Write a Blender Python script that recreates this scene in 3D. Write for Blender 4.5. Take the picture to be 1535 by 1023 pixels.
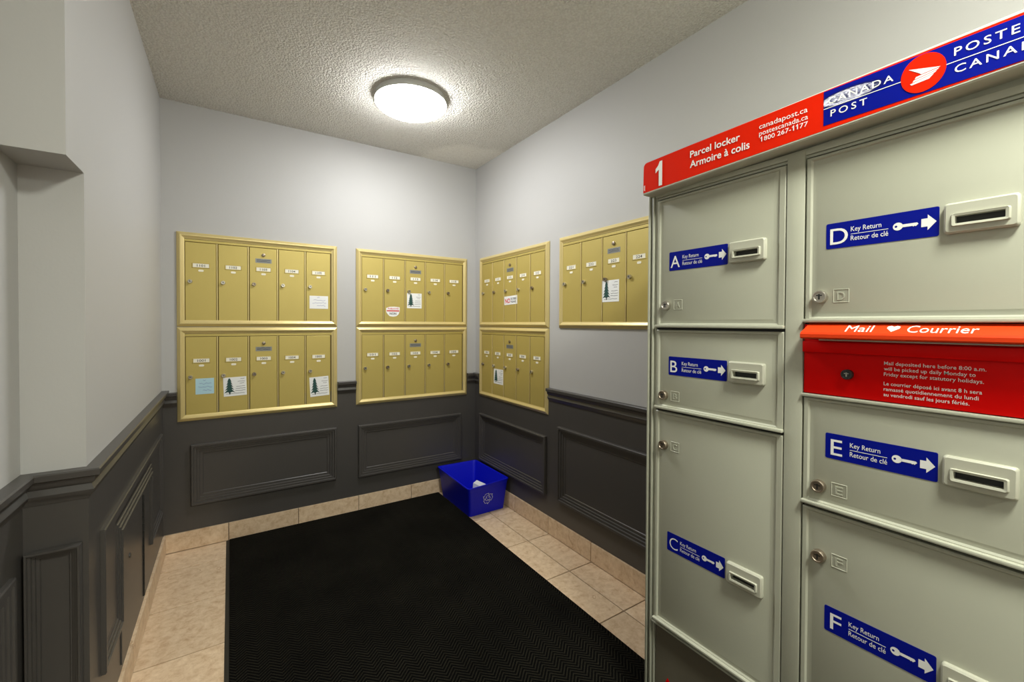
import bpy, bmesh, math, random
from mathutils import Vector, Matrix

for o in list(bpy.data.objects):
    bpy.data.objects.remove(o)
S = bpy.context.scene
COL = S.collection
random.seed(4)
PI = math.pi

# ------------------------------------------------------------------ camera
TH, PITCH, ROLL, FPX, CY = .58, .0133, .0045, 645.17, 494.16
cam_d = bpy.data.cameras.new('camera')
cam_d.sensor_width = 36
cam_d.lens = FPX / 1535 * 36
cam_d.shift_y = -(511.5 - CY) / 1535
cam_d.clip_start = .02
cam = bpy.data.objects.new('camera', cam_d)
COL.objects.link(cam)
fw = Vector((math.sin(TH) * math.cos(PITCH), math.cos(TH) * math.cos(PITCH), -math.sin(PITCH)))
rt = Vector((math.cos(TH), -math.sin(TH), 0))
up = rt.cross(fw)
r2 = rt * math.cos(ROLL) + up * math.sin(ROLL)
u2 = up * math.cos(ROLL) - rt * math.sin(ROLL)
cam.matrix_world = Matrix(((r2.x, u2.x, -fw.x, 0), (r2.y, u2.y, -fw.y, 0), (r2.z, u2.z, -fw.z, 1.23), (0, 0, 0, 1)))
S.camera = cam

# ------------------------------------------------------------------ world, exposure, light levels
S.view_settings.view_transform = 'Standard'
S.view_settings.look = 'None'
S.view_settings.gamma = 1
S.view_settings.use_curve_mapping = False
S.view_settings.exposure = 0.14
w = bpy.data.worlds.new('world')
S.world = w
w.use_nodes = True
w.node_tree.nodes['Background'].inputs[0].default_value = (.02, .02, .02, 1)
LAMP_POWER = (60.0, 118.0, 120.0)   # opal glass emission of the fixtures, from the far end; last is added fill
LAMP_COL = (.985, .99, .99)
LAMP2_COL = (.985, 1.0, .88)

# ------------------------------------------------------------------ dimensions (metres)
XL, XREC, XR, YB, YF, ZC = -.302, -.415, 1.565, 2.897, -3.2, 2.4
YE = 1.48                  # end of the left wall, where the recess begins


# ------------------------------------------------------------------ materials
def lin(c):
    return tuple(((v / 255) / 12.92 if v / 255 <= .04045 else ((v / 255 + .055) / 1.055) ** 2.4) for v in c)


def mat(name, col, rough=.5, metal=0, spec=.5, noise=None, bump=None, coat=0, emit=None):
    """noise=(scale, amount, col2)  bump=(scale, strength, distance)"""
    m = bpy.data.materials.new(name)
    m.use_nodes = True
    nt = m.node_tree
    b = nt.nodes['Principled BSDF']
    b.inputs['Base Color'].default_value = (*col, 1)
    b.inputs['Roughness'].default_value = rough
    b.inputs['Metallic'].default_value = metal
    b.inputs['Specular IOR Level'].default_value = spec
    b.inputs['Coat Weight'].default_value = coat
    b.inputs['Coat Roughness'].default_value = .08
    if emit:
        b.inputs['Emission Color'].default_value = (*emit[0], 1)
        b.inputs['Emission Strength'].default_value = emit[1]
    tc = nt.nodes.new('ShaderNodeTexCoord')
    if noise:
        n = nt.nodes.new('ShaderNodeTexNoise')
        n.inputs['Scale'].default_value = noise[0]
        n.inputs['Detail'].default_value = 5
        nt.links.new(tc.outputs['Object'], n.inputs['Vector'])
        r = nt.nodes.new('ShaderNodeValToRGB')
        r.color_ramp.elements[0].position = .5 - noise[1]
        r.color_ramp.elements[1].position = .5 + noise[1]
        r.color_ramp.elements[0].color = (*col, 1)
        r.color_ramp.elements[1].color = (*noise[2], 1)
        nt.links.new(n.outputs['Fac'], r.inputs['Fac'])
        nt.links.new(r.outputs['Color'], b.inputs['Base Color'])
    if bump:
        n = nt.nodes.new('ShaderNodeTexNoise')
        n.inputs['Scale'].default_value = bump[0]
        n.inputs['Detail'].default_value = 4
        nt.links.new(tc.outputs['Object'], n.inputs['Vector'])
        bp = nt.nodes.new('ShaderNodeBump')
        bp.inputs['Strength'].default_value = bump[1]
        bp.inputs['Distance'].default_value = bump[2]
        nt.links.new(n.outputs['Fac'], bp.inputs['Height'])
        nt.links.new(bp.outputs['Normal'], b.inputs['Normal'])
    return m


M = {}
M['wall'] = mat('wall_paint', (.445, .440, .430), .55, spec=.3, noise=(1.3, .35, (.46, .455, .445)), bump=(160, .08, .002))
M['dark'] = mat('charcoal_gloss_paint', (.057, .053, .050), .34, noise=(2.2, .3, (.063, .058, .054)), bump=(90, .05, .002))
M['grout'] = mat('grout', (.20, .14, .09), .9, bump=(300, .3, .002))
M['brass'] = mat('gold_anodised_aluminium', (.50, .395, .115), .45, metal=.3, noise=(3, .35, (.475, .375, .105)))
M['brass_frame'] = mat('gold_frame', (.66, .535, .235), .34, metal=.35)
M['brass_shade'] = mat('gold_gap_shade', (.12, .085, .025), .6, metal=.4)  # dark colour puts the shade into the gaps between mailbox doors
M['steel'] = mat('lock_steel', (.50, .47, .41), .3, metal=.9)
M['steel_dark'] = mat('lock_steel_worn', (.30, .25, .19), .38, metal=.85)
M['black'] = mat('black_slot', (.012, .012, .011), .5)
M['paper'] = mat('white_paper', (.80, .81, .80), .8)
M['tag'] = mat('cream_tag', (.82, .79, .66), .7)
M['paper_blue'] = mat('light_blue_paper', (.42, .63, .72), .8)
M['ink'] = mat('dark_ink', (.03, .035, .05), .8)
M['ink_blue'] = mat('blue_ink', (.16, .17, .42), .8)
M['ink_red'] = mat('red_ink', (.60, .05, .06), .8)
M['pine'] = mat('dark_green_print', (.02, .07, .06), .8)
M['silver'] = mat('silver_sticker', (.24, .25, .24), .5, metal=.3)
M['locker'] = mat('grey_green_enamel', (.40, .405, .325), .38, spec=.45, bump=(420, .05, .001))
M['locker_light'] = mat('pale_moulded_plastic', (.45, .45, .365), .35)
M['locker_panel'] = mat('smoky_plastic_panel', (.13, .115, .085), .16, noise=(6, .3, (.155, .14, .105)))
M['blue'] = mat('postal_blue', (.0015, .006, .22), .4, spec=.1)
M['red'] = mat('postal_red', (.66, .014, .001), .4, spec=.1)
M['red_deep'] = mat('mail_panel_red', (.66, .0012, .001), .45, spec=.1)
M['hood'] = mat('hood_red', (.64, .042, .006), .45, spec=.15)
M['print'] = mat('white_print', (.80, .80, .78), .55)
M['cream'] = mat('cream_trim', (.55, .55, .47), .35)
M['bin'] = mat('recycling_blue', (.002, .006, .52), .45, spec=.3)
M['binprint'] = mat('bin_white_print', (.72, .74, .80), .6)
M['lampbase'] = mat('lamp_base', (.55, .55, .52), .4)
M['finial'] = mat('lamp_finial', (.5, .5, .5), .3, metal=.8)
M['rubber'] = mat('rubber_edge', (.020, .017, .010), .7)
M['emboss'] = mat('embossed_enamel', (.38, .385, .31), .4)


def lens_mat(name, col, power):
    m = bpy.data.materials.new(name)
    m.use_nodes = True
    b = m.node_tree.nodes['Principled BSDF']
    b.inputs['Base Color'].default_value = (.85, .85, .83, 1)
    b.inputs['Roughness'].default_value = .3
    b.inputs['Emission Color'].default_value = (*col, 1)
    b.inputs['Emission Strength'].default_value = power
    return m


M['lens1'] = lens_mat('opal_glass_lit', LAMP_COL, LAMP_POWER[0])
M['lens2'] = lens_mat('opal_glass_lit_warm', LAMP2_COL, LAMP_POWER[1])
M['lens3'] = lens_mat('opal_glass_fill', LAMP2_COL, LAMP_POWER[2])


def node_mat(name):
    m = bpy.data.materials.new(name)
    m.use_nodes = True
    nt = m.node_tree
    return m, nt, nt.nodes['Principled BSDF']


def math_node(nt, op, a, b=None):
    n = nt.nodes.new('ShaderNodeMath')
    n.operation = op
    for i, v in enumerate((a, b)):
        if v is None:
            continue
        if isinstance(v, (int, float)):
            n.inputs[i].default_value = v
        else:
            nt.links.new(v, n.inputs[i])
    return n.outputs[0]


def make_tile_mat():
    m, nt, b = node_mat('beige_ceramic_tile')
    tc = nt.nodes.new('ShaderNodeTexCoord')
    oi = nt.nodes.new('ShaderNodeObjectInfo')
    add = nt.nodes.new('ShaderNodeVectorMath')
    add.operation = 'MULTIPLY_ADD'
    comb = nt.nodes.new('ShaderNodeCombineXYZ')
    nt.links.new(oi.outputs['Random'], comb.inputs[0])
    nt.links.new(oi.outputs['Random'], comb.inputs[1])
    nt.links.new(comb.outputs[0], add.inputs[0])
    add.inputs[1].default_value = (37, 19, 7)
    nt.links.new(tc.outputs['Object'], add.inputs[2])
    n1 = nt.nodes.new('ShaderNodeTexNoise')
    n1.inputs['Scale'].default_value = 30
    n1.inputs['Detail'].default_value = 6
    n1.inputs['Roughness'].default_value = .72
    n1.inputs['Distortion'].default_value = .35
    nt.links.new(add.outputs[0], n1.inputs['Vector'])
    r = nt.nodes.new('ShaderNodeValToRGB')
    e = r.color_ramp.elements
    e[0].position, e[0].color = .30, (.49, .32, .19, 1)
    e[1].position, e[1].color = .66, (.74, .58, .41, 1)
    k = e.new(.48)
    k.color = (.64, .475, .315, 1)
    nt.links.new(n1.outputs['Fac'], r.inputs['Fac'])
    hv = nt.nodes.new('ShaderNodeHueSaturation')
    nt.links.new(r.outputs['Color'], hv.inputs['Color'])
    nt.links.new(math_node(nt, 'ADD', math_node(nt, 'MULTIPLY', oi.outputs['Random'], .16), .92), hv.inputs['Value'])
    # a few fine dark veins
    mv = nt.nodes.new('ShaderNodeTexNoise')
    mv.inputs['Scale'].default_value = 3.2
    mv.inputs['Detail'].default_value = 3
    nt.links.new(add.outputs[0], mv.inputs['Vector'])
    vein = math_node(nt, 'LESS_THAN', math_node(nt, 'ABSOLUTE', math_node(nt, 'SUBTRACT', mv.outputs['Fac'], .69)), .0022)
    mix = nt.nodes.new('ShaderNodeMixRGB')
    mix.blend_type = 'MULTIPLY'
    mix.inputs[2].default_value = (.62, .5, .4, 1)
    nt.links.new(math_node(nt, 'MULTIPLY', vein, .7), mix.inputs[0])
    nt.links.new(hv.outputs['Color'], mix.inputs[1])
    nt.links.new(mix.outputs[0], b.inputs['Base Color'])
    b.inputs['Roughness'].default_value = .42
    bp = nt.nodes.new('ShaderNodeBump')
    bp.inputs['Strength'].default_value = .12
    bp.inputs['Distance'].default_value = .004
    nt.links.new(n1.outputs['Fac'], bp.inputs['Height'])
    nt.links.new(bp.outputs['Normal'], b.inputs['Normal'])
    return m


M['tile'] = make_tile_mat()


def make_mat_mat():
    m, nt, b = node_mat('black_herringbone_pile')
    tc = nt.nodes.new('ShaderNodeTexCoord')
    sp = nt.nodes.new('ShaderNodeSeparateXYZ')
    nt.links.new(tc.outputs['Object'], sp.inputs[0])
    zig = math_node(nt, 'PINGPONG', sp.outputs[0], .034)
    t = math_node(nt, 'ADD', sp.outputs[1], math_node(nt, 'MULTIPLY', zig, .95))
    tri = math_node(nt, 'PINGPONG', t, .0075)
    h = math_node(nt, 'MULTIPLY', tri, 1 / .0075)
    n = nt.nodes.new('ShaderNodeTexNoise')
    n.inputs['Scale'].default_value = 260
    n.inputs['Detail'].default_value = 3
    nt.links.new(tc.outputs['Object'], n.inputs['Vector'])
    n2 = nt.nodes.new('ShaderNodeTexNoise')
    n2.inputs['Scale'].default_value = 3.5
    n2.inputs['Detail'].default_value = 4
    nt.links.new(tc.outputs['Object'], n2.inputs['Vector'])
    hh = math_node(nt, 'MULTIPLY', h, math_node(nt, 'ADD', n.outputs['Fac'], .25))
    r = nt.nodes.new('ShaderNodeValToRGB')
    e = r.color_ramp.elements
    e[0].position, e[0].color = .25, (.0016, .0016, .0014, 1)
    e[1].position, e[1].color = .85, (.021, .019, .0135, 1)
    nt.links.new(math_node(nt, 'MULTIPLY', hh, math_node(nt, 'ADD', n2.outputs['Fac'], .45)), r.inputs['Fac'])
    nt.links.new(r.outputs['Color'], b.inputs['Base Color'])
    b.inputs['Roughness'].default_value = .95
    b.inputs['Specular IOR Level'].default_value = .05
    bp = nt.nodes.new('ShaderNodeBump')
    bp.inputs['Strength'].default_value = .7
    bp.inputs['Distance'].default_value = .004
    nt.links.new(hh, bp.inputs['Height'])
    nt.links.new(bp.outputs['Normal'], b.inputs['Normal'])
    return m


M['mat'] = make_mat_mat()


def make_ceiling_mat():
    m, nt, b = node_mat('popcorn_ceiling')
    tc = nt.nodes.new('ShaderNodeTexCoord')
    n = nt.nodes.new('ShaderNodeTexNoise')
    n.inputs['Scale'].default_value = 130
    n.inputs['Detail'].default_value = 3
    n.inputs['Roughness'].default_value = .6
    nt.links.new(tc.outputs['Object'], n.inputs['Vector'])
    v = nt.nodes.new('ShaderNodeTexVoronoi')
    v.inputs['Scale'].default_value = 105
    nt.links.new(tc.outputs['Object'], v.inputs['Vector'])
    h = math_node(nt, 'SUBTRACT', math_node(nt, 'MULTIPLY', n.outputs['Fac'], 1.5), v.outputs['Distance'])
    # smooth plaster repair in the far corner: no texture there
    sub = nt.nodes.new('ShaderNodeVectorMath')
    sub.operation = 'DISTANCE'
    sub.inputs[1].default_value = (1.44, 2.84, 2.4)
    nt.links.new(tc.outputs['Object'], sub.inputs[0])
    n2 = nt.nodes.new('ShaderNodeTexNoise')
    n2.inputs['Scale'].default_value = 5
    nt.links.new(tc.outputs['Object'], n2.inputs['Vector'])
    d = math_node(nt, 'ADD', sub.outputs['Value'], math_node(nt, 'MULTIPLY', n2.outputs['Fac'], .18))
    msk = nt.nodes.new('ShaderNodeMapRange')
    msk.inputs['From Min'].default_value = .36
    msk.inputs['From Max'].default_value = .44
    nt.links.new(d, msk.inputs['Value'])
    bp = nt.nodes.new('ShaderNodeBump')
    bp.inputs['Distance'].default_value = .0085
    nt.links.new(math_node(nt, 'MULTIPLY', msk.outputs[0], .9), bp.inputs['Strength'])
    nt.links.new(h, bp.inputs['Height'])
    nt.links.new(bp.outputs['Normal'], b.inputs['Normal'])
    r = nt.nodes.new('ShaderNodeValToRGB')
    e = r.color_ramp.elements
    e[0].position, e[0].color = .0, (.80, .775, .715, 1)
    e[1].position, e[1].color = .5, (.90, .88, .82, 1)
    nt.links.new(h, r.inputs['Fac'])
    nt.links.new(r.outputs['Color'], b.inputs['Base Color'])
    b.inputs['Roughness'].default_value = .95
    b.inputs['Specular IOR Level'].default_value = .1
    return m


M['ceiling'] = make_ceiling_mat()


def make_decal_mat():
    """blue decal with glare shaped in by normals tilted towards the far lamp"""
    m, nt, b = node_mat('postal_blue_glare')
    b.inputs['Base Color'].default_value = (.0015, .006, .22, 1)
    b.inputs['Roughness'].default_value = .35
    b.inputs['Specular IOR Level'].default_value = .12
    nt_coat = b.inputs['Coat Weight']
    b.inputs['Coat Roughness'].default_value = .12
    tc = nt.nodes.new('ShaderNodeTexCoord')
    sp = nt.nodes.new('ShaderNodeSeparateXYZ')
    nt.links.new(tc.outputs['Object'], sp.inputs[0])
    dx = math_node(nt, 'DIVIDE', math_node(nt, 'SUBTRACT', sp.outputs[0], .522), .058)
    dz = math_node(nt, 'DIVIDE', math_node(nt, 'SUBTRACT', sp.outputs[2], 1.704), .016)
    d = math_node(nt, 'SQRT', math_node(nt, 'ADD', math_node(nt, 'MULTIPLY', dx, dx), math_node(nt, 'MULTIPLY', dz, dz)))
    msk = nt.nodes.new('ShaderNodeMapRange')
    msk.interpolation_type = 'SMOOTHSTEP'
    msk.inputs['From Min'].default_value = -1.2
    msk.inputs['From Max'].default_value = -.7
    nt.links.new(math_node(nt, 'MULTIPLY', d, -1.0), msk.inputs['Value'])
    mp = nt.nodes.new('ShaderNodeMapping')
    mp.inputs['Scale'].default_value = (90, 90, 330)
    nt.links.new(tc.outputs['Object'], mp.inputs['Vector'])
    n = nt.nodes.new('ShaderNodeTexNoise')
    n.inputs['Scale'].default_value = 1
    n.inputs['Detail'].default_value = 3
    nt.links.new(mp.outputs[0], n.inputs['Vector'])
    bp = nt.nodes.new('ShaderNodeBump')
    bp.inputs['Distance'].default_value = 1.0
    nt.links.new(math_node(nt, 'MULTIPLY', msk.outputs[0], 1.0), bp.inputs['Strength'])
    glare_tilt = math_node(nt, 'ADD', math_node(nt, 'MULTIPLY', sp.outputs[0], .63), math_node(nt, 'MULTIPLY', sp.outputs[2], .048))  # slope aims the patch at the far lamp to make the highlight
    nt.links.new(math_node(nt, 'ADD', glare_tilt, math_node(nt, 'MULTIPLY', n.outputs['Fac'], .0011)), bp.inputs['Height'])
    nt.links.new(bp.outputs['Normal'], b.inputs['Normal'])
    nt.links.new(bp.outputs['Normal'], b.inputs['Coat Normal'])
    nt.links.new(msk.outputs[0], nt_coat)     # gloss coat only inside the glare patch
    return m


M['blue_decal'] = make_decal_mat()


# ------------------------------------------------------------------ geometry helpers
class G:
    """collects vertices and faces for ONE mesh object"""

    def __init__(self):
        self.v, self.f = [], []

    def add(self, vs, fs):
        k = len(self.v)
        self.v += [tuple(p) for p in vs]
        self.f += [tuple(i + k for i in f) for f in fs]
        return self

    def box(self, x0, x1, y0, y1, z0, z1):
        return self.add([(x0, y0, z0), (x1, y0, z0), (x1, y1, z0), (x0, y1, z0), (x0, y0, z1), (x1, y0, z1), (x1, y1, z1), (x0, y1, z1)],
                        [(0, 3, 2, 1), (4, 5, 6, 7), (0, 1, 5, 4), (1, 2, 6, 5), (2, 3, 7, 6), (3, 0, 4, 7)])

    def cbox(self, x0, x1, y0, y1, z0, z1, c):
        """box with every edge chamfered by c"""
        bm = bmesh.new()
        g = G().box(x0, x1, y0, y1, z0, z1)
        vs = [bm.verts.new(p) for p in g.v]
        for f in g.f:
            bm.faces.new([vs[i] for i in f])
        bmesh.ops.bevel(bm, geom=list(bm.edges), offset=c, segments=2, affect='EDGES', profile=.5)
        bm.verts.index_update()
        self.add([v.co[:] for v in bm.verts], [[v.index for v in f.verts] for f in bm.faces])
        bm.free()
        return self

    def loft(self, loops, cap0=False, cap1=True, closed=True):
        n = len(loops[0])
        vs = [p for l in loops for p in l]
        fs = []
        for i in range(len(loops) - 1):
            for j in range(n if closed else n - 1):
                k = (j + 1) % n
                fs.append((i * n + j, i * n + k, (i + 1) * n + k, (i + 1) * n + j))
        if cap0:
            fs.append(tuple(reversed(range(n))))
        if cap1:
            fs.append(tuple(range((len(loops) - 1) * n, len(loops) * n)))
        return self.add(vs, fs)

    def poly(self, pts, y, back=None):
        """flat polygon in the x-z plane at depth y; with back it becomes a thin slab"""
        n = len(pts)
        if back is None:
            return self.add([(a, y, b) for a, b in pts], [tuple(range(n))])
        return self.loft([[(a, back, b) for a, b in pts], [(a, y, b) for a, b in pts]], cap0=True)


def rrect(x0, x1, z0, z1, r, y, n=3):
    r = min(r, (x1 - x0) / 2 - 1e-5, (z1 - z0) / 2 - 1e-5)
    out = []
    for cx, cz, a0 in ((x1 - r, z0 + r, -90), (x1 - r, z1 - r, 0), (x0 + r, z1 - r, 90), (x0 + r, z0 + r, 180)):
        for k in range(n + 1):
            a = math.radians(a0 + 90 * k / n)
            out.append((cx + r * math.cos(a), y, cz + r * math.sin(a)))
    return out


def circ(cx, cz, r, y, n=20, rz=None):
    rz = rz or r
    return [(cx + r * math.cos(2 * PI * k / n), y, cz + rz * math.sin(2 * PI * k / n)) for k in range(n)]


def ring(r, z, n=48):
    return [(r * math.cos(2 * PI * k / n), r * math.sin(2 * PI * k / n), z) for k in range(n)]


def fix_normals(me):
    bm = bmesh.new()
    bm.from_mesh(me)
    bmesh.ops.recalc_face_normals(bm, faces=bm.faces)
    bm.to_mesh(me)
    bm.free()


def mesh(name, g, m, smooth=False, recalc=True):
    me = bpy.data.meshes.new(name)
    me.from_pydata(g.v, [], g.f)
    if recalc:
        fix_normals(me)
    me.materials.append(M[m] if isinstance(m, str) else m)
    if smooth:
        for p in me.polygons:
            p.use_smooth = True
        me.set_sharp_from_angle(angle=math.radians(35))
    me.update()
    return me


def obj(name, g, m, parent=None, loc=None, rot=None, smooth=False, label=None, recalc=True):
    me = mesh(name, g, m, smooth, recalc) if isinstance(g, G) else g
    o = bpy.data.objects.new(name, me)
    COL.objects.link(o)
    if parent:
        o.parent = parent
    if loc:
        o.location = loc
    if rot:
        o.rotation_euler = rot
    if label:
        o['label'] = label
    return o


def thing(name, label, cat, loc=(0, 0, 0), rz=0, group=None):
    o = bpy.data.objects.new(name, None)
    o.empty_display_size = .1
    COL.objects.link(o)
    o.location = loc
    o.rotation_euler = (0, 0, rz)
    o['label'] = label
    o['category'] = cat
    if group:
        o['group'] = group
    return o


def struct(name, g, m, label=None, cat=None):
    o = obj(name, g, m)
    o['kind'] = 'structure'
    if label:
        o['label'] = label
    if cat:
        o['category'] = cat
    return o


def sweep(path, prof, z=True):
    """profile (d, z) swept along a floor path of (x, y); the room is on the right of the path"""
    P = [Vector(p) for p in path]
    loops = []
    for i, p in enumerate(P):
        ns = []
        for a, b in ((i - 1, i), (i, i + 1)):
            if 0 <= a and b < len(P):
                d = (P[b] - P[a]).normalized()
                ns.append(Vector((d.y, -d.x)))
        n = ns[0] if len(ns) == 1 else (ns[0] + ns[1]) / (1 + ns[0].dot(ns[1]))
        loops.append([(p.x + n.x * d, p.y + n.y * d, h) for d, h in prof])
    return G().loft(loops, cap0=True, cap1=True)


def frame_sweep(poly, prof, mp):
    """closed picture-frame moulding: poly in plane coords (counter-clockwise), profile (t inwards, d outwards)"""
    n = len(poly)
    P = [Vector(p) for p in poly]
    loops = []
    for i in range(n):
        d1 = (P[i] - P[i - 1]).normalized()
        d2 = (P[(i + 1) % n] - P[i]).normalized()
        n1, n2 = Vector((-d1.y, d1.x)), Vector((-d2.y, d2.x))
        m = (n1 + n2) / (1 + n1.dot(n2))
        loops.append([mp(P[i].x + m.x * t, P[i].y + m.y * t, d) for t, d in prof])
    k = len(prof)
    vs = [p for l in loops for p in l]
    fs = []
    for i in range(n):
        j = (i + 1) % n
        for a in range(k - 1):
            fs.append((i * k + a, j * k + a, j * k + a + 1, i * k + a + 1))
    return G().add(vs, fs)


def rect(a0, a1, b0, b1):
    return [(a0, b0), (a1, b0), (a1, b1), (a0, b1)]


_font = {}


def text(body, x0, base, cap, y, x1=None, bold=0, spacing=1, res=3, depth=0):
    """flat lettering as geometry in the x-z plane facing -y"""
    c = bpy.data.curves.new('lettering', 'FONT')
    c.body = body
    c.size = 1
    c.resolution_u = res
    c.offset = bold
    c.space_character = spacing
    c.extrude = depth
    o = bpy.data.objects.new('lettering', c)
    COL.objects.link(o)
    dg = bpy.context.evaluated_depsgraph_get()
    dg.update()
    me = bpy.data.meshes.new_from_object(o.evaluated_get(dg))
    bpy.data.objects.remove(o)
    bpy.data.curves.remove(c)
    vs = [v.co.copy() for v in me.vertices]
    fs = [tuple(p.vertices) for p in me.polygons]
    bpy.data.meshes.remove(me)
    sz = cap / .727
    a, b = min(v.x for v in vs), max(v.x for v in vs)
    sx = (x1 - x0) / (b - a) if x1 is not None else sz
    out = [(x0 + (v.x - a) * sx, y - v.z, base + v.y * sz) for v in vs]
    return G().add(out, fs)


# ------------------------------------------------------------------ room shell
PITCH_T = .355
TX0, TY0 = 1.41, 1.265          # one grout crossing
floor = struct('floor', G().box(-.7, 1.7, YF - .1, YB + .1, -.06, -.004), 'grout', 'grout bed under square beige ceramic floor tiles')


def tile_mesh(w, h, t):
    return mesh('tile', G().loft([[(0, 0, -t), (w, 0, -t), (w, h, -t), (0, h, -t)],
                                  [(0, 0, -.0015), (w, 0, -.0015), (w, h, -.0015), (0, h, -.0015)],
                                  [(.002, .002, 0), (w - .002, .002, 0), (w - .002, h - .002, 0), (.002, h - .002, 0)]], cap0=True), 'tile')


tcache = {}
gap = .005
xs = sorted([TX0 - PITCH_T * k for k in range(-1, 6)])
ys = [TY0 + PITCH_T * k for k in range(-13, 6)]
for i in range(len(xs) - 1):
    for j in range(len(ys) - 1):
        x0, x1 = max(xs[i] + gap / 2, XL - .113), min(xs[i + 1] - gap / 2, XR)
        y0, y1 = max(ys[j] + gap / 2, YF), min(ys[j + 1] - gap / 2, YB)
        if x1 - x0 < .02 or y1 - y0 < .02:
            continue
        key = (round(x1 - x0, 3), round(y1 - y0, 3))
        if key not in tcache:
            tcache[key] = tile_mesh(x1 - x0, y1 - y0, .006)
        obj('tile', tcache[key], None, floor, (x0, y0, 0))

struct('ceiling', G().box(-.7, 1.7, YF - .1, YB + .1, ZC, ZC + .1), 'ceiling', 'sprayed popcorn ceiling with a smooth patch in the corner')
wall_back = struct('wall_back', G().box(-.7, 1.7, YB, YB + .12, 0, ZC), 'wall')
wall_right = struct('wall_right', G().box(XR, XR + .12, YF, YB, 0, ZC), 'wall')
wall_left = struct('wall_left', G().box(-.66, XL, YE, YB, 0, ZC).box(-.66, XREC, YF, YE, 0, ZC).box(XREC, XL, 1.34, YE, 1.599, ZC), 'wall')
struct('wall_front', G().box(-.7, 1.7, YF - .12, YF, 0, ZC), 'wall')

RAIL = [(0, .868), (.028, .868), (.031, .865), (.030, .851), (.021, .847), (.018, .834), (.012, .828), (.014, .822), (.017, .814),
        (.014, .805), (.009, .800), (.006, .790), (0, .790)]
RAILB = [(d, z - .012) for d, z in RAIL]
WAIN = [(0, .102), (.004, .102), (.004, .80), (0, .80)]
left_path = [(XREC, YF), (XREC, YE), (XL, YE), (XL, YB)]
obj('wainscot', sweep(left_path, WAIN), 'dark', wall_left)
obj('chair_rail', sweep(left_path, RAIL), 'dark', wall_left, smooth=True)
obj('wainscot', sweep([(XL, YB), (XR, YB)], WAIN), 'dark', wall_back)
for a, b in ((XL, -.238), (.571, .683), (1.491, XR)):
    obj('chair_rail', sweep([(a, YB), (b, YB)], RAILB), 'dark', wall_back, smooth=True)
obj('wainscot', sweep([(XR, YB), (XR, YF)], WAIN), 'dark', wall_right)
for a, b in ((YB, 2.818), (1.984, YF)):
    obj('chair_rail', sweep([(XR, a), (XR, b)], RAILB), 'dark', wall_right, smooth=True)

MOULD = [(0, .004), (0, .021), (.003, .025), (.012, .025), (.014, .0185), (.025, .0185), (.027, .0125), (.038, .0125), (.040, .0075), (.053, .0075), (.056, .004)]
MOULD_L = [(t * 1.05, d * .62) for t, d in MOULD]
back_map = lambda a, b, d: (a, YB - d, b)
right_map = lambda a, b, d: (XR - d, 2.9 - a, b)
left_map = lambda a, b, d: (XL + d, a, b)
end_map = lambda a, b, d: (a, YE - d, b)
for r in (rect(-.180, .562, .237, .567), rect(.697, 1.437, .222, .562)):
    obj('panel_moulding', frame_sweep(r, MOULD, back_map), 'dark', wall_back)
for r in (rect(2.9 - 2.80, 2.9 - 2.00, .222, .567), rect(2.9 - 1.885, 2.9 - 1.12, .226, .650)):
    obj('panel_moulding', frame_sweep(r, MOULD, right_map), 'dark', wall_right)
# left wall: the panel frame steps up and around an access door
U = [(1.585, .262), (1.828, .262), (1.828, .555), (2.44, .555), (2.44, .25), (2.80, .25), (2.80, .662), (1.585, .662)]
obj('panel_moulding', frame_sweep(U, MOULD_L, left_map), 'dark', wall_left)
SM = [(t * .42, d * 1.15) for t, d in MOULD]
obj('panel_moulding', frame_sweep(rect(-.405, -.309, .16, .684), SM, end_map), 'dark', wall_left)
obj('panel_moulding', frame_sweep(rect(.2, 1.40, .16, .66), MOULD_L, lambda a, b, d: (XREC + d, a, b)), 'dark', wall_left)

# ceramic baseboard tiles
BT = .011


def base_run(name, cuts, place, label):
    root = struct(name, G().add(*place(cuts[0], cuts[-1], .002, .098, .004)), 'grout', label)
    for a, b in zip(cuts[:-1], cuts[1:]):
        g = G()
        v, f = place(a + .002, b - .002, .004, .1, BT)
        g.add(v, f)
        obj('tile', g, 'tile', root)


def boxg(*a):
    g = G().box(*a)
    return g.v, g.f


bx = [XL + .004, -.01, .345, .70, 1.055, 1.41, XR - .004]
base_run('baseboard_back', bx, lambda a, b, z0, z1, t: boxg(a, b, YB - t, YB, z0, z1), 'beige ceramic tile baseboard along the back wall')
by = [-1.22, -.865, -.51, -.155, .2, .555, .91, 1.265, 1.62, 1.975, 2.33, 2.685, YB - .012]
base_run('baseboard_right', by, lambda a, b, z0, z1, t: boxg(XR - t, XR, a, b, z0, z1), 'beige ceramic tile baseboard along the right wall')
ly = [YE, 1.975, 2.33, 2.685, YB - .012]
base_run('baseboard_left', ly, lambda a, b, z0, z1, t: boxg(XL, XL + t + .003, a, b, z0, z1), 'beige ceramic tile baseboard along the left wall')

# ------------------------------------------------------------------ parcel locker
LK = thing('parcel_locker', 'large grey-green parcel locker with lettered doors, red mail slot and red and blue header', 'locker', (1.1, .889, 0), -PI / 2)
LW = .835
obj('cabinet', G().box(.004, LW - .004, .003, .428, .0, 1.655), 'locker', LK)
fr = G()
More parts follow.
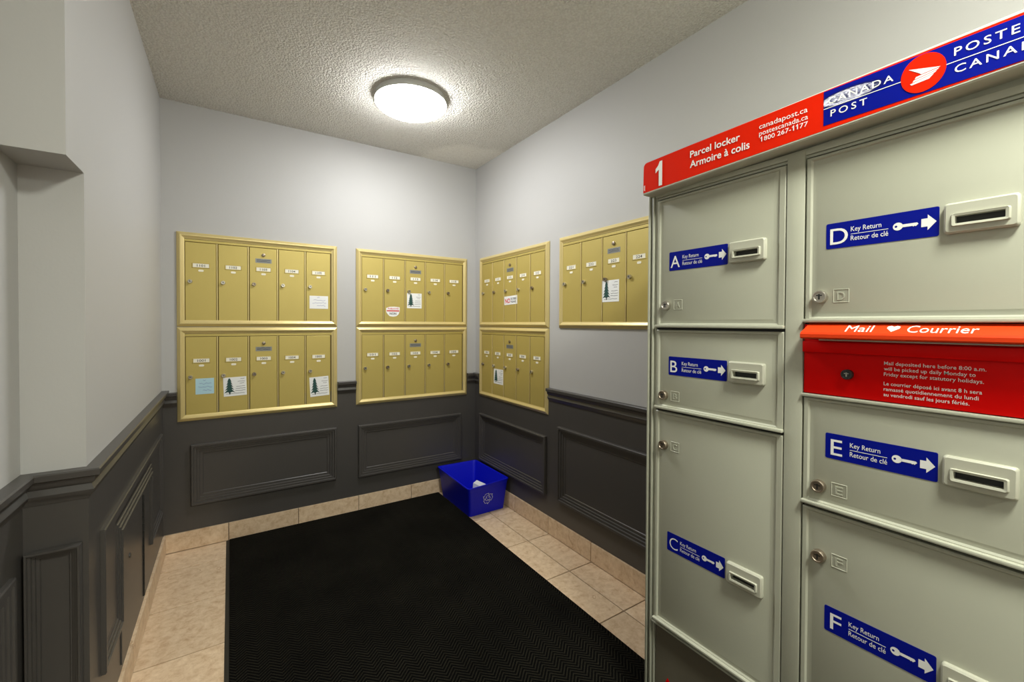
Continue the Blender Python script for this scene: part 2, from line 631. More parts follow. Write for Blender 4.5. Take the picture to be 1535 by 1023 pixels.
# left stile: an extrusion with ribs
for a, b, d in ((0, .0065, .014), (.009, .013, .006), (.0155, .0215, .014), (.0235, .0295, .008)):
    fr.cbox(a, b, -d, .02, .004, 1.632, .0012)
fr.cbox(LW - .0295, LW, -.012, .02, .004, 1.632, .0012)
fr.cbox(.397, .434, -.0135, .01, .004, 1.622, .0012)
fr.cbox(.0235, LW - .02, -.010, .01, 1.614, 1.628, .0012)
fr.cbox(.0235, LW - .02, -.006, .01, 1.6075, 1.6135, .0008)
for a, b in ((.0235, .397), (.434, LW - .0295)):
    fr.cbox(a, b, -.014, .01, .3125, .3175, .001)
    fr.cbox(a, b, -.009, .01, .3185, .3245, .001)
obj('frame', fr, 'locker', LK, smooth=True)
for a, b in ((.0290, .3975), (.4335, .8060)):  # black backing sheets stand in for shade in the door gaps
    obj('gap_shade', G().box(a, b, -.0008, .004, .326, 1.608), 'black', LK, label='black sheet giving the door gaps their shade')
for a, b in ((.033, .394), (.437, .803)):
    obj('lower_panel', G().box(a, b, -.003, .01, .02, .312), 'locker_panel', LK, label='dark smoky plain panel below the doors')
obj('arrow_sticker', G().poly([(.070, .12), (.094, .148), (.077, .1665), (.070, .150)], -.0035, -.0031), 'red_deep', LK, label='red arrow sticker on the dark lower panel')


def key_icon(cx, cz, s):
    """key pointing right with a round bow, drawn about its centre; s = half length"""
    g = G()
    n = 16
    bx_, r = cx - s * .58, s * .40
    out = [(bx_ + r * math.cos(2 * PI * k / n), cz + r * math.sin(2 * PI * k / n)) for k in range(n)]
    inn = [(bx_ - r * .38 + r * .28 * math.cos(2 * PI * k / n), cz + r * .28 * math.sin(2 * PI * k / n)) for k in range(n)]
    for k in range(n):
        j = (k + 1) % n
        g.add([(out[k][0], 0, out[k][1]), (out[j][0], 0, out[j][1]), (inn[j][0], 0, inn[j][1]), (inn[k][0], 0, inn[k][1])], [(0, 1, 2, 3)])
    t = r * .36
    g.poly([(bx_ + r * .9, cz - t), (cx + s * .55, cz - t), (cx + s * .62, cz - t * 1.5), (cx + s * .72, cz - t), (cx + s * .80, cz - t * 1.5),
            (cx + s * .88, cz - t * .9), (cx + s, cz), (cx + s * .9, cz + t), (bx_ + r * .9, cz + t)], 0)
    return g


def arrow_icon(x0, x1, cz, h):
    m = x0 + (x1 - x0) * .42
    return [(x0, cz - h * .26), (m, cz - h * .26), (m, cz - h * .5), (x1, cz), (m, cz + h * .5), (m, cz + h * .26), (x0, cz + h * .26)]


def lock_geo(r, d):
    return G().loft([circ(0, 0, r, 0), circ(0, 0, r, -d * .8), circ(0, 0, r * .9, -d), circ(0, 0, r * .72, -d), circ(0, 0, r * .66, -d * .88)], cap0=True), \
        G().box(-r * .12, r * .12, -d * .93, -d * .8, -r * .42, r * .42).add(*boxg(-r * .4, r * .4, -d * .93, -d * .8, r * .12, r * .3))


LR, LD = .0140, .012
lk_m = mesh('lock', lock_geo(LR, LD)[0], 'steel', True)
lk_md = mesh('lock', lock_geo(LR, LD)[0], 'steel_dark', True)
lk_key = mesh('keyway', lock_geo(LR, LD)[1], 'black')


def slot_geo(w, h):
    hx0, hx1, hz0, hz1 = w * .17, w * .83, h * .30, h * .54
    g = G().loft([rrect(0, w, 0, h, .005, 0), rrect(0, w, 0, h, .005, -.008), rrect(.003, w - .003, .003, h - .003, .004, -.011),
                  rrect(hx0 - .006, hx1 + .006, hz0 - .005, hz1 + .005, .003, -.011), rrect(hx0 - .004, hx1 + .004, hz0 - .004, hz1 + .004, .003, -.0155),
                  rrect(hx0, hx1, hz0, hz1, .001, -.0145), rrect(hx0, hx1, hz0, hz1, .001, -.001)], cap1=False)
    b = G().add([(hx0 - .002, -.0015, hz0 - .002), (hx1 + .002, -.0015, hz0 - .002), (hx1 + .002, -.0015, hz1 + .002), (hx0 - .002, -.0015, hz1 + .002)], [(0, 1, 2, 3)])
    return mesh('key_slot', g, 'locker_light', True), mesh('slot_opening', b, 'black')


slot_m, slot_b = slot_geo(.0905, .0545)
DF = -.013                      # front plane of the doors


def locker_door(letter, x0, x1, z0, z1, lab, lock, dark=False):
    """lab=(x, z) lower left corner of the blue key label, lock=(x, z)"""
    g = G().loft([rrect(x0, x1, z0, z1, .001, -.0008), rrect(x0, x1, z0, z1, .001, DF + .002), rrect(x0 + .002, x1 - .002, z0 + .002, z1 - .002, .001, DF),
                  rrect(x0 + .009, x1 - .013, z0 + .009, z1 - .006, .001, DF), rrect(x0 + .0125, x1 - .017, z0 + .0125, z1 - .0085, .001, DF + .0035),
                  rrect(x0 + .020, x1 - .025, z0 + .02, z1 - .018, .001, DF + .0035), rrect(x0 + .022, x1 - .027, z0 + .022, z1 - .020, .001, DF + .0028)], cap0=True)
    d = obj('door', g, 'locker', LK, smooth=True, label='locker door %s in grey-green enamel' % letter)
    obj('door_lip', G().cbox(x0 - .001, x1 + .001, DF - .009, -.002, z0 - .0005, z0 + .0075, .002), 'locker', d, smooth=True)
    y = DF + .0028
    lx, lz = lab
    lw, lh = .179, .0545
    p = obj('key_label', G().loft([rrect(lx, lx + lw, lz, lz + lh, .003, y), rrect(lx, lx + lw, lz, lz + lh, .003, y - .0008)]), 'blue', d, label='blue key return label with letter %s' % letter)
    yp = y - .0012
    cz = lz + lh / 2
    a0, aw = {'A': (.005, .031), 'B': (.006, .0235), 'C': (.0085, .028), 'D': (.0075, .032), 'E': (.010, .021), 'F': (.011, .0205)}[letter]
    t = text(letter, lx + a0, cz - .0185, .0355, yp, x1=lx + a0 + aw, bold=.004 if letter != 'C' else -.010, res=5)
    u = text('Key Return', lx + .0445, cz + .0045, .0105, yp, x1=lx + .095, bold=.002)
    t.add(u.v, u.f)
    u = text('Retour de clé', lx + .0445, cz - .0145, .0105, yp, x1=lx + .106, bold=.002)
    t.add(u.v, u.f)
    t.box(lx + .0445, lx + .106, yp, yp + .0002, cz - .0016, cz - .0006)
    u = key_icon(lx + .1315, cz + .0005, .019)
    t.add([(a, yp, c) for a, b, c in u.v], u.f)
    t.poly(arrow_icon(lx + .1545, lx + .1755, cz + .0005, .029), yp)
    obj('lettering', t, 'print', d, recalc=False)
    obj('key_slot', slot_m, None, d, (lx + .1865, y, lz))
    obj('slot_opening', slot_b, None, d, (lx + .1865, y, lz))
    obj('lock', lk_md if dark else lk_m, None, d, (lock[0], y, lock[1]), smooth=False)
    obj('keyway', lk_key, None, d, (lock[0], y, lock[1]))
    # embossed letter in a little frame beside the lock
    ex, ez = lock[0] + .0225, lock[1] - .0135
    fr_ = frame_sweep(rect(ex, ex + .029, ez, ez + .029), [(0, 0), (.0008, .0011), (.0016, 0)], lambda a, b, dd: (a, y - dd, b))
    u = text(letter, ex + .0075, ez + .0055, .018, y, x1=ex + .0215, depth=.0012)
    fr_.add(u.v, u.f)
    obj('embossed_letter', fr_, 'emboss', d)
    return d


locker_door('A', .0325, .3945, 1.221, 1.6035, (.0755, 1.388), (.0685, 1.2865))
locker_door('B', .0325, .3945, .9765, 1.2135, (.0765, 1.081), (.0615, 1.018), True)
locker_door('C', .0325, .3945, .3285, .9685, (.0770, .559), (.0630, .869), True)
locker_door('D', .4372, .8045, 1.236, 1.6035, (.4765, 1.395), (.4680, 1.292))
locker_door('E', .4372, .8045, .830, 1.068, (.4805, .941), (.4695, .8745), True)
locker_door('F', .4372, .8045, .3285, .8215, (.4830, .563), (.4715, .720), True)

# mail deposit unit between doors D and E
mu = obj('mail_unit', G().cbox(.4365, .804, -.012, 0, 1.078, 1.232, .0015), 'red_deep', LK, smooth=True, label='red mail deposit panel')
HX0, HX1 = .440, .812
hp = [(0, 1.2335), (-.012, 1.2335), (-.046, 1.2145), (-.0485, 1.2105), (-.0485, 1.2035), (-.046, 1.2005), (-.040, 1.2005), (-.034, 1.207), (0, 1.207)]
hood = G().loft([[(HX0 + max(0, .008 + y * .1), y, z) for y, z in hp], [(HX1, y, z) for y, z in hp]], cap0=True)
hd = obj('mail_hood', hood, 'hood', mu, label='orange-red sloping hood over the mail slot')
obj('slot_lip', G().cbox(.468, .800, -.021, -.010, 1.1965, 1.1995, .001), 'cream', mu)
obj('slot_opening', G().box(.445, .802, -.0125, -.011, 1.199, 1.207), 'black', mu)
obj('slot_band', G().cbox(.4370, .8035, -.022, -.010, 1.170, 1.194, .002), 'red_deep', mu, smooth=True)
# print on the sloping hood
hslope = (1.2145 - 1.2335) / (-.046 + .012)


def on_hood(g):
    g.v = [(x, -.0425 + z * 1.35 * .87, 1.2165 + .0006 + z * 1.35 * .87 * hslope) for x, y, z in g.v]
    return g


for body, a, b in (('Mail', .523, .567), ('Courrier', .619, .712)):
    obj('lettering', on_hood(text(body, a, 0, .0200, 0, x1=b, bold=0)), 'print', mu, recalc=False)
obj('heart_mark', on_hood(G().poly([(.5975, .001), (.607, .011), (.607, .016), (.602, .0185), (.5975, .0155), (.593, .0185), (.588, .016), (.588, .011)], 0)), 'print', mu, recalc=False)
for k, s in enumerate(('Mail deposited here before 8:00 a.m.', 'will be picked up daily Monday to', 'Friday except for statutory holidays.', '',
                       'Le courrier déposé ici avant 8 h sera', 'ramassé quotidiennement du lundi', 'au vendredi sauf les jours fériés.')):
    if s:
        wd = {0: .1385, 1: .126, 2: .136, 4: .134, 5: .130, 6: .119}[k]
        u = text(s, .5795, 1.1515 - .01085 * k + (.003 if k > 3 else 0), .0072, -.0126, x1=.5795 + wd, bold=.003, res=2)
        obj('lettering', u, 'print', mu, recalc=False)
obj('lock', mesh('lock', lock_geo(.0105, .010)[0], 'black', True), None, mu, (.520, -.012, 1.1265))
obj('keyway', mesh('keyway', lock_geo(.0105, .010)[1], 'steel'), None, mu, (.520, -.012, 1.1265))
obj('ledge', G().cbox(.434, .806, -.019, -.002, 1.0695, 1.0765, .0015), 'locker', mu, smooth=True)

# header sign
HY = -.034


def hz0(x): return 1.627 + .030 * x


def hz1(x): return 1.7235 + .0205 * x


N = 12
hb = []
for k in range(N + 1):
    x = -.004 + (.84 + .004) * k / N
    zt = hz1(x) - (.012 if k == 0 else 0)
    hb.append([(x, .045, hz0(x)), (x, HY + .003, hz0(x)), (x, HY, hz0(x) + .003), (x, HY, zt - .002), (x, HY + .002, zt), (x, .045, zt)])
x = .012
hb.insert(1, [(x, .045, hz0(x)), (x, HY + .003, hz0(x)), (x, HY, hz0(x) + .003), (x, HY, hz1(x) - .002), (x, HY + .002, hz1(x)), (x, .045, hz1(x))])
HS = obj('header_sign', G().loft(hb, cap0=True), 'cream', LK, label='long header sign along the top of the locker')
yr = HY - .0006
HS.scale = (.985, 1, .985)
HS.location = (.889 * .015, -.016, 1.23 * .015)
top = [(.002 + .012 * math.sin(a), hz1(.01) - .001 - .012 + .012 * math.cos(a)) for a in [-PI / 2 + PI / 2 * k / 4 for k in range(5)]]
top = [(x - .0 + .008, z) for x, z in top]
redp = [(-.0035, hz0(0) + .006)] + [(LW, hz0(LW) + .0055)] + [(LW, hz1(LW) - .0065)] + [(.40, hz1(.40) - .0022)] + [(.15, hz1(.15) - .0008)] + list(reversed(top))
obj('red_panel', G().poly(redp, yr, HY + .0002), 'red', HS)


def band(x0, x1, z0, z1, y, back):
    """panel that follows the slight rise of the sign"""
    n = 6
    lo = [(x0 + (x1 - x0) * k / n, z0) for k in range(n + 1)]
    hi = [(x0 + (x1 - x0) * k / n, z1) for k in range(n, -1, -1)]
    return G().poly(lo + hi, y, back)


obj('blue_panel', band(.4775, .812, 1.6565, 1.7285, yr - .0007, yr), 'blue_decal', HS)
yt = yr - .0013
obj('lettering', G().poly([(.0545, 1.6405), (.0665, 1.6405), (.0665, 1.7125), (.0575, 1.7125), (.0520, 1.7010), (.0430, 1.6930), (.0430, 1.6810), (.0545, 1.6890)], yt), 'print', HS, recalc=False)
for args in (('Parcel locker', .158, 1.6905, .0185, .297, .014), ('Armoire à colis', .158, 1.6625, .0195, .321, .014),
             ('canadapost.ca', .3435, 1.6995, .0125, .447, .004), ('postescanada.ca', .3435, 1.6835, .0118, .448, .004)):
    obj('lettering', text(args[0], args[1], args[2], args[3], yt, x1=args[4], bold=args[5]), 'print', HS, recalc=False)
lt = text('800 267-', .3550, 1.6685, .0110, yt, x1=.414, bold=.004)
u = text('77', .4315, 1.6685, .0110, yt, x1=.448, bold=.004)
lt.add(u.v, u.f)
for x in (.3465, .4160, .4240):
    lt.poly([(x + .0022, 1.6685), (x + .0042, 1.6685), (x + .0042, 1.6800), (x + .0026, 1.6800), (x + .0015, 1.6782), (x, 1.6770), (x, 1.6752), (x + .0022, 1.6768)], yt)
obj('lettering', lt, 'print', HS, recalc=False)
obj('small_mark', G().poly(rect(.0, .0015, 1.640, 1.655), yt).poly(rect(.003, .0045, 1.638, 1.655), yt), 'print', HS, recalc=False)
for body, a, b, z, cap, sp in (('CANADA', .4855, .5935, 1.6990, .0135, 1.3), ('POST', .4905, .5530, 1.6715, .0140, 1.4),
                               ('POSTE', .676, .7515, 1.7035, .0145, 1.3), ('CANADA', .677, .7870, 1.6725, .0140, 1.3)):
    obj('lettering', text(body, a, z, cap, yt, x1=b, bold=.006, spacing=sp), 'print', HS, recalc=False)
obj('rule', G().poly(rect(.4775, .606, 1.6905, 1.6918), yt), 'print', HS, recalc=False)
obj('rule', G().poly(rect(.665, .812, 1.6925, 1.6938), yt), 'print', HS, recalc=False)
obj('emblem', G().loft([circ(.6355, 1.6935, .031, yr - .0004, 40, .0342), circ(.6355, 1.6935, .031, yt - .0002, 40, .0342)]), 'red', HS, label='round red emblem disc')
wg = G()
ye = yt - .0007
wg.poly([(.6157, 1.7078), (.6595, 1.6940), (.6335, 1.6918), (.6290, 1.6965)], ye)
wg.poly([(.6262, 1.6900), (.6330, 1.6906), (.6575, 1.6926), (.6555, 1.6905), (.6318, 1.6872), (.6245, 1.6864)], ye)
wg.poly([(.6232, 1.6850), (.6310, 1.6860), (.6545, 1.6895), (.6518, 1.6866), (.6300, 1.6828), (.6212, 1.6818)], ye)
wg.poly([(.6180, 1.6800), (.6290, 1.6818), (.6506, 1.6856), (.6442, 1.6789), (.6200, 1.6772)], ye)
obj('emblem_wing', wg, 'print', HS, label='white winged envelope mark', recalc=False)

# ------------------------------------------------------------------ wall mailboxes
FRP = [(0, 0), (0, .006), (.003, .009), (.015, .017), (.019, .017), (.030, .010), (.034, .009), (.034, .001)]
DOORX0, DPITCH = .0365, .1468


def scribble(g, x0, x1, z, y, h=.004, n=9, t=.0014):
    px = None
    for k in range(n + 1):
        p = (x0 + (x1 - x0) * k / n, z + random.uniform(-h, h))
        if px:
            g.add([(px[0], y, px[1] - t), (p[0], y, p[1] - t), (p[0], y, p[1] + t), (px[0], y, px[1] + t)], [(0, 1, 2, 3)])
        px = p


def note(door, kind, x0, x1, z0, z1, y, tilt=0):
    """paper stuck on a mailbox door"""
    names = {'card': 'white flyer card with a dark green tree', 'white': 'white note with blue handwriting', 'blue': 'light blue handwritten note',
             'round': 'white sticker with a red band', 'no': 'white NO label in red and black'}
    w_, h_ = x1 - x0, z1 - z0
    rot = lambda g: G().add([(x0 + a - tilt * (b - h_ / 2), c, z0 + b + tilt * (a - w_ / 2)) for a, c, b in g.v], g.f)
    pts = rect(0, w_, 0, h_)
    if kind == 'round':
        pts = [(w_ * .1, h_ * .25), (w_ * .25, h_ * .05), (w_ * .5, 0), (w_ * .75, .05 * h_), (w_ * .92, h_ * .25), (w_, h_ * .55), (w_, h_ * .95),
               (w_ * .6, h_), (w_ * .25, h_ * .97), (.0, h_ * .85), (0, h_ * .45)]
    obj('note', rot(G().poly(pts, y - .0008, y)), 'paper_blue' if kind == 'blue' else 'paper', door, label=names[kind])
    yi = y - .0012
    if kind == 'card':
        g = G()
        tx = w_ * .26
        g.poly([(tx - .003, h_ * .10), (tx + .003, h_ * .10), (tx + .003, h_ * .25), (tx - .003, h_ * .25)], yi)
        for k in range(5):
            zb, wd = h_ * (.18 + .14 * k), w_ * (.235 - .034 * k)
            g.poly([(tx - wd, zb), (tx - wd * .4, zb + h_ * .04), (tx, zb), (tx + wd * .5, zb + h_ * .05), (tx + wd, zb), (tx + wd * .3, zb + h_ * .2), (tx - wd * .3, zb + h_ * .2)], yi - .0001 * k)
        obj('tree_print', rot(g), 'pine', door, recalc=False)
        g = G()
        for k, (a, b, z) in enumerate(((.74, .92, .9), (.62, .94, .76), (.7, .9, .66), (.55, .93, .5), (.52, .95, .38), (.5, .94, .27), (.1, .9, .13))):
            scribble(g, w_ * a, w_ * b, h_ * z, yi, .0012, 6, .0009)
        obj('writing', rot(g), 'ink', door, recalc=False)
    elif kind in ('white', 'blue'):
        g = G()
        for a, b, z in ((.4, .55, .88), (.2, .85, .66), (.15, .9, .46), (.4, .85, .25)):
            scribble(g, w_ * a, w_ * b, h_ * z, yi, .0035, 9, .0008)
        obj('writing', rot(g), 'ink_blue', door, recalc=False)
    elif kind == 'round':
        g = text('PUBLICITÉ', w_ * .12, h_ * .72, h_ * .16, yi, x1=w_ * .92, bold=.02, res=2)
        g.poly(rect(w_ * .04, w_ * .97, h_ * .52, h_ * .64), yi)
        obj('writing', rot(g), 'ink_red', door, recalc=False)
        g = text('NON', w_ * .25, h_ * .2, h_ * .22, yi, x1=w_ * .75, bold=.02, res=2)
        obj('writing', rot(g), 'ink', door, recalc=False)
    elif kind == 'no':
        obj('writing', rot(text('NO', w_ * .07, h_ * .2, h_ * .55, yi, x1=w_ * .46, bold=.03, res=3)), 'ink_red', door, recalc=False)
        g = text('FLYERS', w_ * .52, h_ * .52, h_ * .26, yi, x1=w_ * .95, bold=.02, res=2)
        u = text('PLEASE', w_ * .52, h_ * .2, h_ * .22, yi, x1=w_ * .9, bold=.02, res=2)
        g.add(u.v, u.f)
        obj('writing', rot(g), 'ink', door, recalc=False)


box_lock = mesh('lock', lock_geo(.0105, .012)[0], 'steel', True)
box_lockd = mesh('lock', lock_geo(.0105, .012)[0], 'steel_dark', True)
box_key = mesh('keyway', lock_geo(.0105, .012)[1], 'black')
tag_m = mesh('number_plate', G().loft([rrect(-.0355, .0355, -.0115, .0115, .003, 0), rrect(-.0355, .0355, -.0115, .0115, .003, -.0015)]), 'tag')
oval_m = mesh('name_dot', G().loft([rrect(-.012, .012, -.0055, .0055, .005, 0), rrect(-.012, .012, -.0055, .0055, .005, -.0012)]), 'tag')
rim_m = mesh('plate_holder', frame_sweep(rect(-.0405, .0405, -.0145, .0145), [(0, 0), (.0015, .0022), (.004, .0022), (.005, 0)], lambda a, b, d: (a, -d, b)), 'brass')
stick_m = mesh('sticker', G().loft([rrect(-.041, .041, -.0125, .0125, .001, 0), rrect(-.041, .041, -.0125, .0125, .001, -.0008)]), 'silver')


def mailbox(label, loc, rz, W, numbers, notes=(), tag_dz=0, x0=DOORX0, n=5, faded=False):
    H = .5065
    t = thing('mailbox_unit', label, 'mailbox', loc, rz, 'gold mailbox units on the walls')
    pitch = (W - 2 * x0 + .006) / n
    obj('housing', G().box(.02, W - .02, -.003, .0, .02, H - .02), 'brass_shade', t)
    obj('frame', frame_sweep(rect(0, W, 0, H), FRP, lambda a, b, d: (a, -d, b)), 'brass_frame', t)
    obj('top_rail', G().cbox(.034, W - .034, -.0085, 0, H - .0495, H - .036, .001), 'brass', t)
    dw = pitch - .0105
    dz0, dz1 = .0305, H - .052
    dm = mesh('door', G().loft([rrect(0, dw, dz0, dz1, .001, 0), rrect(0, dw, dz0, dz1, .001, -.006), rrect(.002, dw - .002, dz0 + .002, dz1 - .002, .001, -.0075)], cap0=True), 'brass')
    sm = mesh('divider', G().cbox(0, .0048, -.0088, 0, dz0 - .001, dz1 + .001, .0008), 'brass_frame')
    for k in range(n):
        dx = x0 + pitch * k
        d = obj('door', dm, None, t, (dx, 0, 0))
        if k < n - 1:
            obj('divider', sm, None, t, (dx + dw + .0020, 0, 0))
        cx, y = dw / 2 + .001, -.0075
        tz = .331 - tag_dz
        obj('plate_holder', rim_m, None, d, (cx, y, tz))
        obj('number_plate', tag_m, None, d, (cx, y, tz))
        u = text(numbers[k], cx - .018, tz - .0065, .013, y - .0019, x1=cx + .018, bold=.01, res=2)
        obj('lettering', u, 'ink', d, recalc=False)
        obj('name_dot', oval_m, None, d, (cx, y, tz - .0275))
        obj('lock', box_lockd if (k + len(label)) % 3 == 0 else box_lock, None, d, (.0215, y, .243 - tag_dz))
        obj('keyway', box_key, None, d, (.0215, y, .243 - tag_dz), (0, .6 * ((k * 7) % 5 - 2), 0))
        if k == 2:
            obj('master_lock', G().loft([circ(cx, .414, .0095, y, 14), circ(cx, .414, .0095, y - .006, 14), circ(cx, .414, .006, y - .0075, 14)]), 'steel_dark', d, smooth=True)
            obj('sticker', stick_m, None, d, (cx, y, .3805), label='silver postal sticker')
            g = G()
            for z in (.3865, .381, .375):
                scribble(g, cx - .034, cx + .034, z, y - .0012, .0012, 8, .001)
            obj('writing', g, 'ink', d, recalc=False)
        for nk, kind, a, b, z0, z1, tilt in notes:
            if nk == k:
                note(d, kind, a - dx, b - dx, z0, z1, y - .0002, tilt)
    return t


ZU, ZL = 1.2075, .6965
WB = .805
mailbox('gold mailbox unit, upper left on the back wall, with one white note', (-.237, YB, ZU), 0, WB,
        ('1101', '1102', '1103', '1104', '1105'), ((4, 'white', .645, .751, .110, .189, 0),))
mailbox('gold mailbox unit, lower left on the back wall, with a light blue note', (-.237, YB, ZL), 0, WB,
        ('1001', '1002', '1003', '1004', '1005'), ((0, 'blue', .079, .162, .141, .227, 0), (1, 'card', .205, .315, .119, .225, .03), (4, 'card', .646, .755, .079, .199, .05)), .006)
mailbox('gold mailbox unit on the back wall beside the corner, upper, with a red banded sticker', (.684, YB, ZU), 0, WB,
        ('111', '112', '113', '114', '115'), ((1, 'round', .196, .288, .0665, .135, 0), (2, 'card', .340, .446, .127, .231, 0)))
mailbox('gold mailbox unit on the back wall beside the corner, lower, with no notes', (.684, YB, ZL), 0, WB,
        ('101', '102', '103', '104', '105'), (), .006)
WR = .830
RZ = -PI / 2
mailbox('gold mailbox unit on the right wall beside the corner, upper, with a NO label', (XR, 2.817, ZU), RZ, WR,
        ('211', '212', '213', '214', '215'), ((2, 'no', .345, .500, .150, .207, .03),))
mailbox('gold mailbox unit on the right wall beside the corner, lower, with a narrow white flyer', (XR, 2.817, ZL), RZ, WR,
        ('201', '202', '203', '204', '205'), ((1, 'card', .209, .334, .113, .217, 0),), .006)
mailbox('single gold mailbox unit on the right wall, partly hidden behind the parcel locker', (XR, 1.893, ZU), RZ, WR,
        ('221', '222', '223', '224', '225'), ((2, 'card', .339, .449, .132, .238, 0),), 0, .030)

# ------------------------------------------------------------------ ceiling lights


def ceiling_light(loc, label, lens):
    t = thing('ceiling_light', label, 'light', loc)
    obj('base', G().loft([ring(.176, 0), ring(.178, -.004), ring(.1795, -.026), ring(.1823, -.029), ring(.1823, -.032), ring(.179, -.033)], cap1=False), 'lampbase', t, smooth=True)
    R, D = .181, .050
    lp = [ring(.170, -.031), ring(.179, -.032)] + [ring(R * math.cos(a), -.033 - D * math.sin(a)) for a in [PI / 2 * k / 9 for k in range(1, 9)]] + [ring(.006, -.033 - D)]
    obj('lens', G().loft(lp), lens, t, smooth=True)
    obj('finial', G().loft([ring(.005, -.081, 12), ring(.007, -.088, 12), ring(.006, -.094, 12), ring(.002, -.097, 12)]), 'finial', t, smooth=True)
    return t


ceiling_light((.788, 2.165, ZC), 'round flush ceiling light with a lit white dome, over the mat', 'lens1')
ceiling_light((.68, -.28, ZC), 'second round flush ceiling light, out of view in front of the parcel locker', 'lens2')
ceiling_light((.77, -2.0, ZC), 'added round ceiling fill light, out of view behind the camera', 'lens3')  # unseen fixture added to fill the room with light

# ------------------------------------------------------------------ floor mat
FM = thing('floor_mat', 'black herringbone entrance mat on the beige tile floor', 'mat', (-.022, -1.0, 0))
mw, ml = 1.284, 3.884
obj('rubber_border', G().loft([[(0, 0, .0), (mw, 0, .0), (mw, ml, .0), (0, ml, .0)], [(.001, .001, .004), (mw - .001, .001, .004), (mw - .001, ml - .001, .004), (.001, ml - .001, .004)],
                               [(.012, .012, .0055), (mw - .012, .012, .0055), (mw - .012, ml - .012, .0055), (.012, ml - .012, .0055)]], cap0=True), 'rubber', FM)
obj('carpet', G().loft([rrect(.016, mw - .006, .016, ml - .006, .004, 0)[:], rrect(.016, mw - .006, .016, ml - .006, .004, 1)], cap0=True), 'mat', FM)
ca = bpy.data.objects['carpet']
for v in ca.data.vertices:
    x, y, z = v.co
    v.co = (x, z, .0055 if y < .5 else .0105)
fix_normals(ca.data)

# ------------------------------------------------------------------ recycling bin in the corner
RB = thing('recycling_bin', 'small open blue recycling bin in the corner beside the mat', 'bin', (1.39, 2.62, 0))
top_q = [(1.227, 2.350), (1.545, 2.392), (1.543, 2.846), (1.240, 2.856)]
bot_q = [(1.263, 2.410), (1.526, 2.414), (1.522, 2.82), (1.264, 2.832)]
HB = .205


def quad(tq, s, z, t=0.0):
    """quad between bottom (s=0) and top (s=1) outline, inset by t, with rounded corners"""
    q = [Vector((b[0] + (a[0] - b[0]) * s, b[1] + (a[1] - b[1]) * s)) for a, b in zip(top_q, bot_q)]
    c = sum(q, Vector((0, 0))) / 4
    out = []
    for i in range(4):
        p, a, b = q[i], q[i - 1], q[(i + 1) % 4]
        da, db = (a - p).normalized(), (b - p).normalized()
        p = p + (da + db) * t
        r = .022
        for k in range(5):
            u = k / 4
            w0, w1, w2 = (1 - u) ** 2, 2 * u * (1 - u), u * u
            pt = (p + da * r) * w0 + p * w1 + (p + db * r) * w2
            out.append((pt.x - 1.39, pt.y - 2.62, z))
    return out


tub = G().loft([quad(0, 0, .002), quad(0, .86, HB - .028), quad(0, .88, HB - .026), quad(0, .97, HB - .004, -.004), quad(0, 1.0, HB, -.003), quad(0, 1.0, HB, .006),
                quad(0, .95, HB - .012, .010), quad(0, .05, .010, .008)], cap0=True, cap1=True)
obj('tub', tub, 'bin', RB, smooth=True)
# recycling symbol on the front face
fa, fb = Vector((bot_q[0][0], bot_q[0][1], 0)), Vector((bot_q[1][0], bot_q[1][1], 0))
ta = Vector((top_q[0][0], top_q[0][1], HB))
tb_ = Vector((top_q[1][0], top_q[1][1], HB))


def on_front(u, v, off=.0025):
    a = fa + (fb - fa) * u
    b = ta + (tb_ - ta) * u
    n = (fb - fa).cross(ta - fa).normalized()
    p = a + (b - a) * v + n * off
    return (p.x - 1.39, p.y - 2.62, p.z)


sy = G()


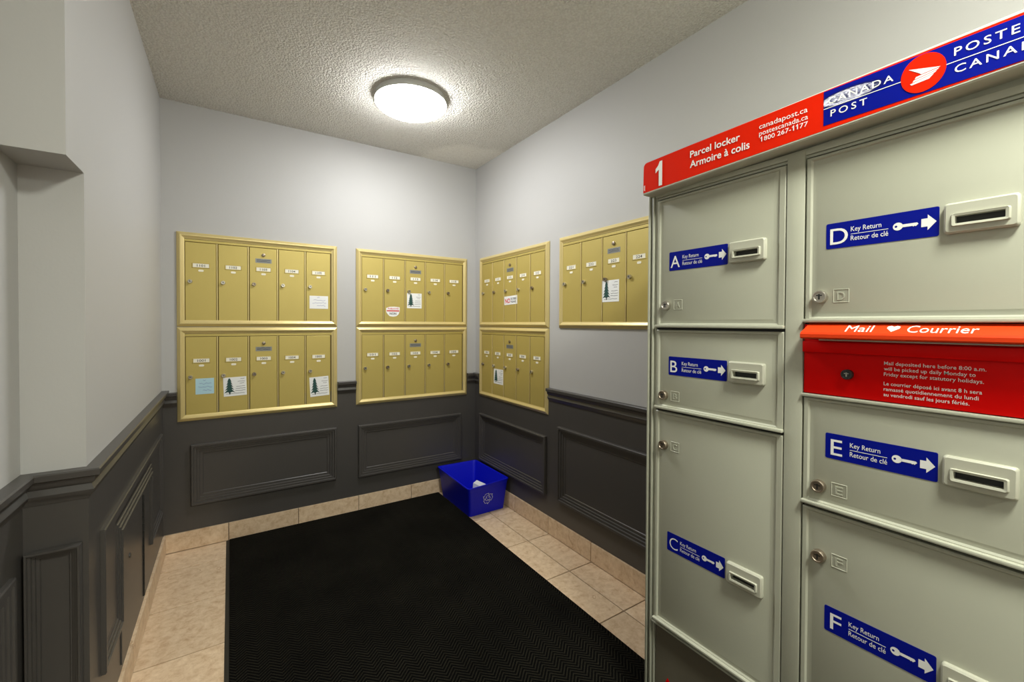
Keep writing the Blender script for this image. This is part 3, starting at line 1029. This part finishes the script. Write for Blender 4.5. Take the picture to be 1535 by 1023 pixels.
def outline(pts, t):
    n = len(pts)
    P = [Vector(p) for p in pts]
    for i in range(n):
        a, b = P[i], P[(i + 1) % n]
        d = (b - a).normalized()
        nn = Vector((-d.y, d.x)) * t
        a_, b_ = a - d * t, b + d * t
        qs = [a_ + nn, a_ - nn, b_ - nn, b_ + nn]
        sy.add([on_front(.48 + q.x * 1.35 / .285, .52 + q.y * 1.35 / HB) for q in qs], [(0, 1, 2, 3)])


base_arrow = [(-.020, -.026), (-.006, -.026), (-.006, -.032), (.006, -.020), (-.006, -.008), (-.006, -.014), (-.014, -.014), (-.019, -.005), (-.029, -.011)]
for k in range(3):
    a = 2 * PI * k / 3
    ca_, sa_ = math.cos(a), math.sin(a)
    outline([(x * ca_ - z * sa_, x * sa_ + z * ca_) for x, z in [(p[0] + .006, p[1] + .002) for p in base_arrow]], .0009)
obj('recycling_symbol', sy, 'binprint', RB, label='white recycling arrows on the blue bin', recalc=False)
PP = thing('paper', 'folded white paper lying inside the blue recycling bin', 'paper', (1.475, 2.66, .012), .15)
obj('sheet', G().loft([[(-.02, -.06, .0), (.012, -.06, .0), (.012, .06, .0), (-.02, .06, .0)], [(-.012, -.06, .075), (.02, -.06, .088), (.02, .06, .088), (-.012, .06, .075)]], cap0=True), 'paper', PP)

# ------------------------------------------------------------------ access door in the left wainscot
AD = thing('access_panel', 'small charcoal access door with a keyhole low on the left wall', 'access door', (XL + .004, 1.83, .125), PI / 2)
obj('door', G().cbox(.002, .395, -.004, 0, 0, .425, .0012), 'dark', AD)
obj('lock', G().loft([circ(.135, .295, .009, -.004, 14), circ(.135, .295, .009, -.0065, 14), circ(.135, .295, .006, -.007, 14)]), 'dark', AD, smooth=True)
obj('keyhole', G().box(.1338, .1362, -.0074, -.0068, .289, .301), 'black', AD)
hg = G()  # hinge coloured black, doubling as the dark gap beside the access door
for k in range(14):
    hg.loft([[(.404 + .005 * math.cos(2 * PI * j / 8), -.004 + .005 * math.sin(2 * PI * j / 8), z) for j in range(8)] for z in (.01 + k * .029, .0365 + k * .029)], cap0=True)
obj('hinge', hg, 'black', AD, smooth=True, label='piano hinge, black to stand for the shaded gap')
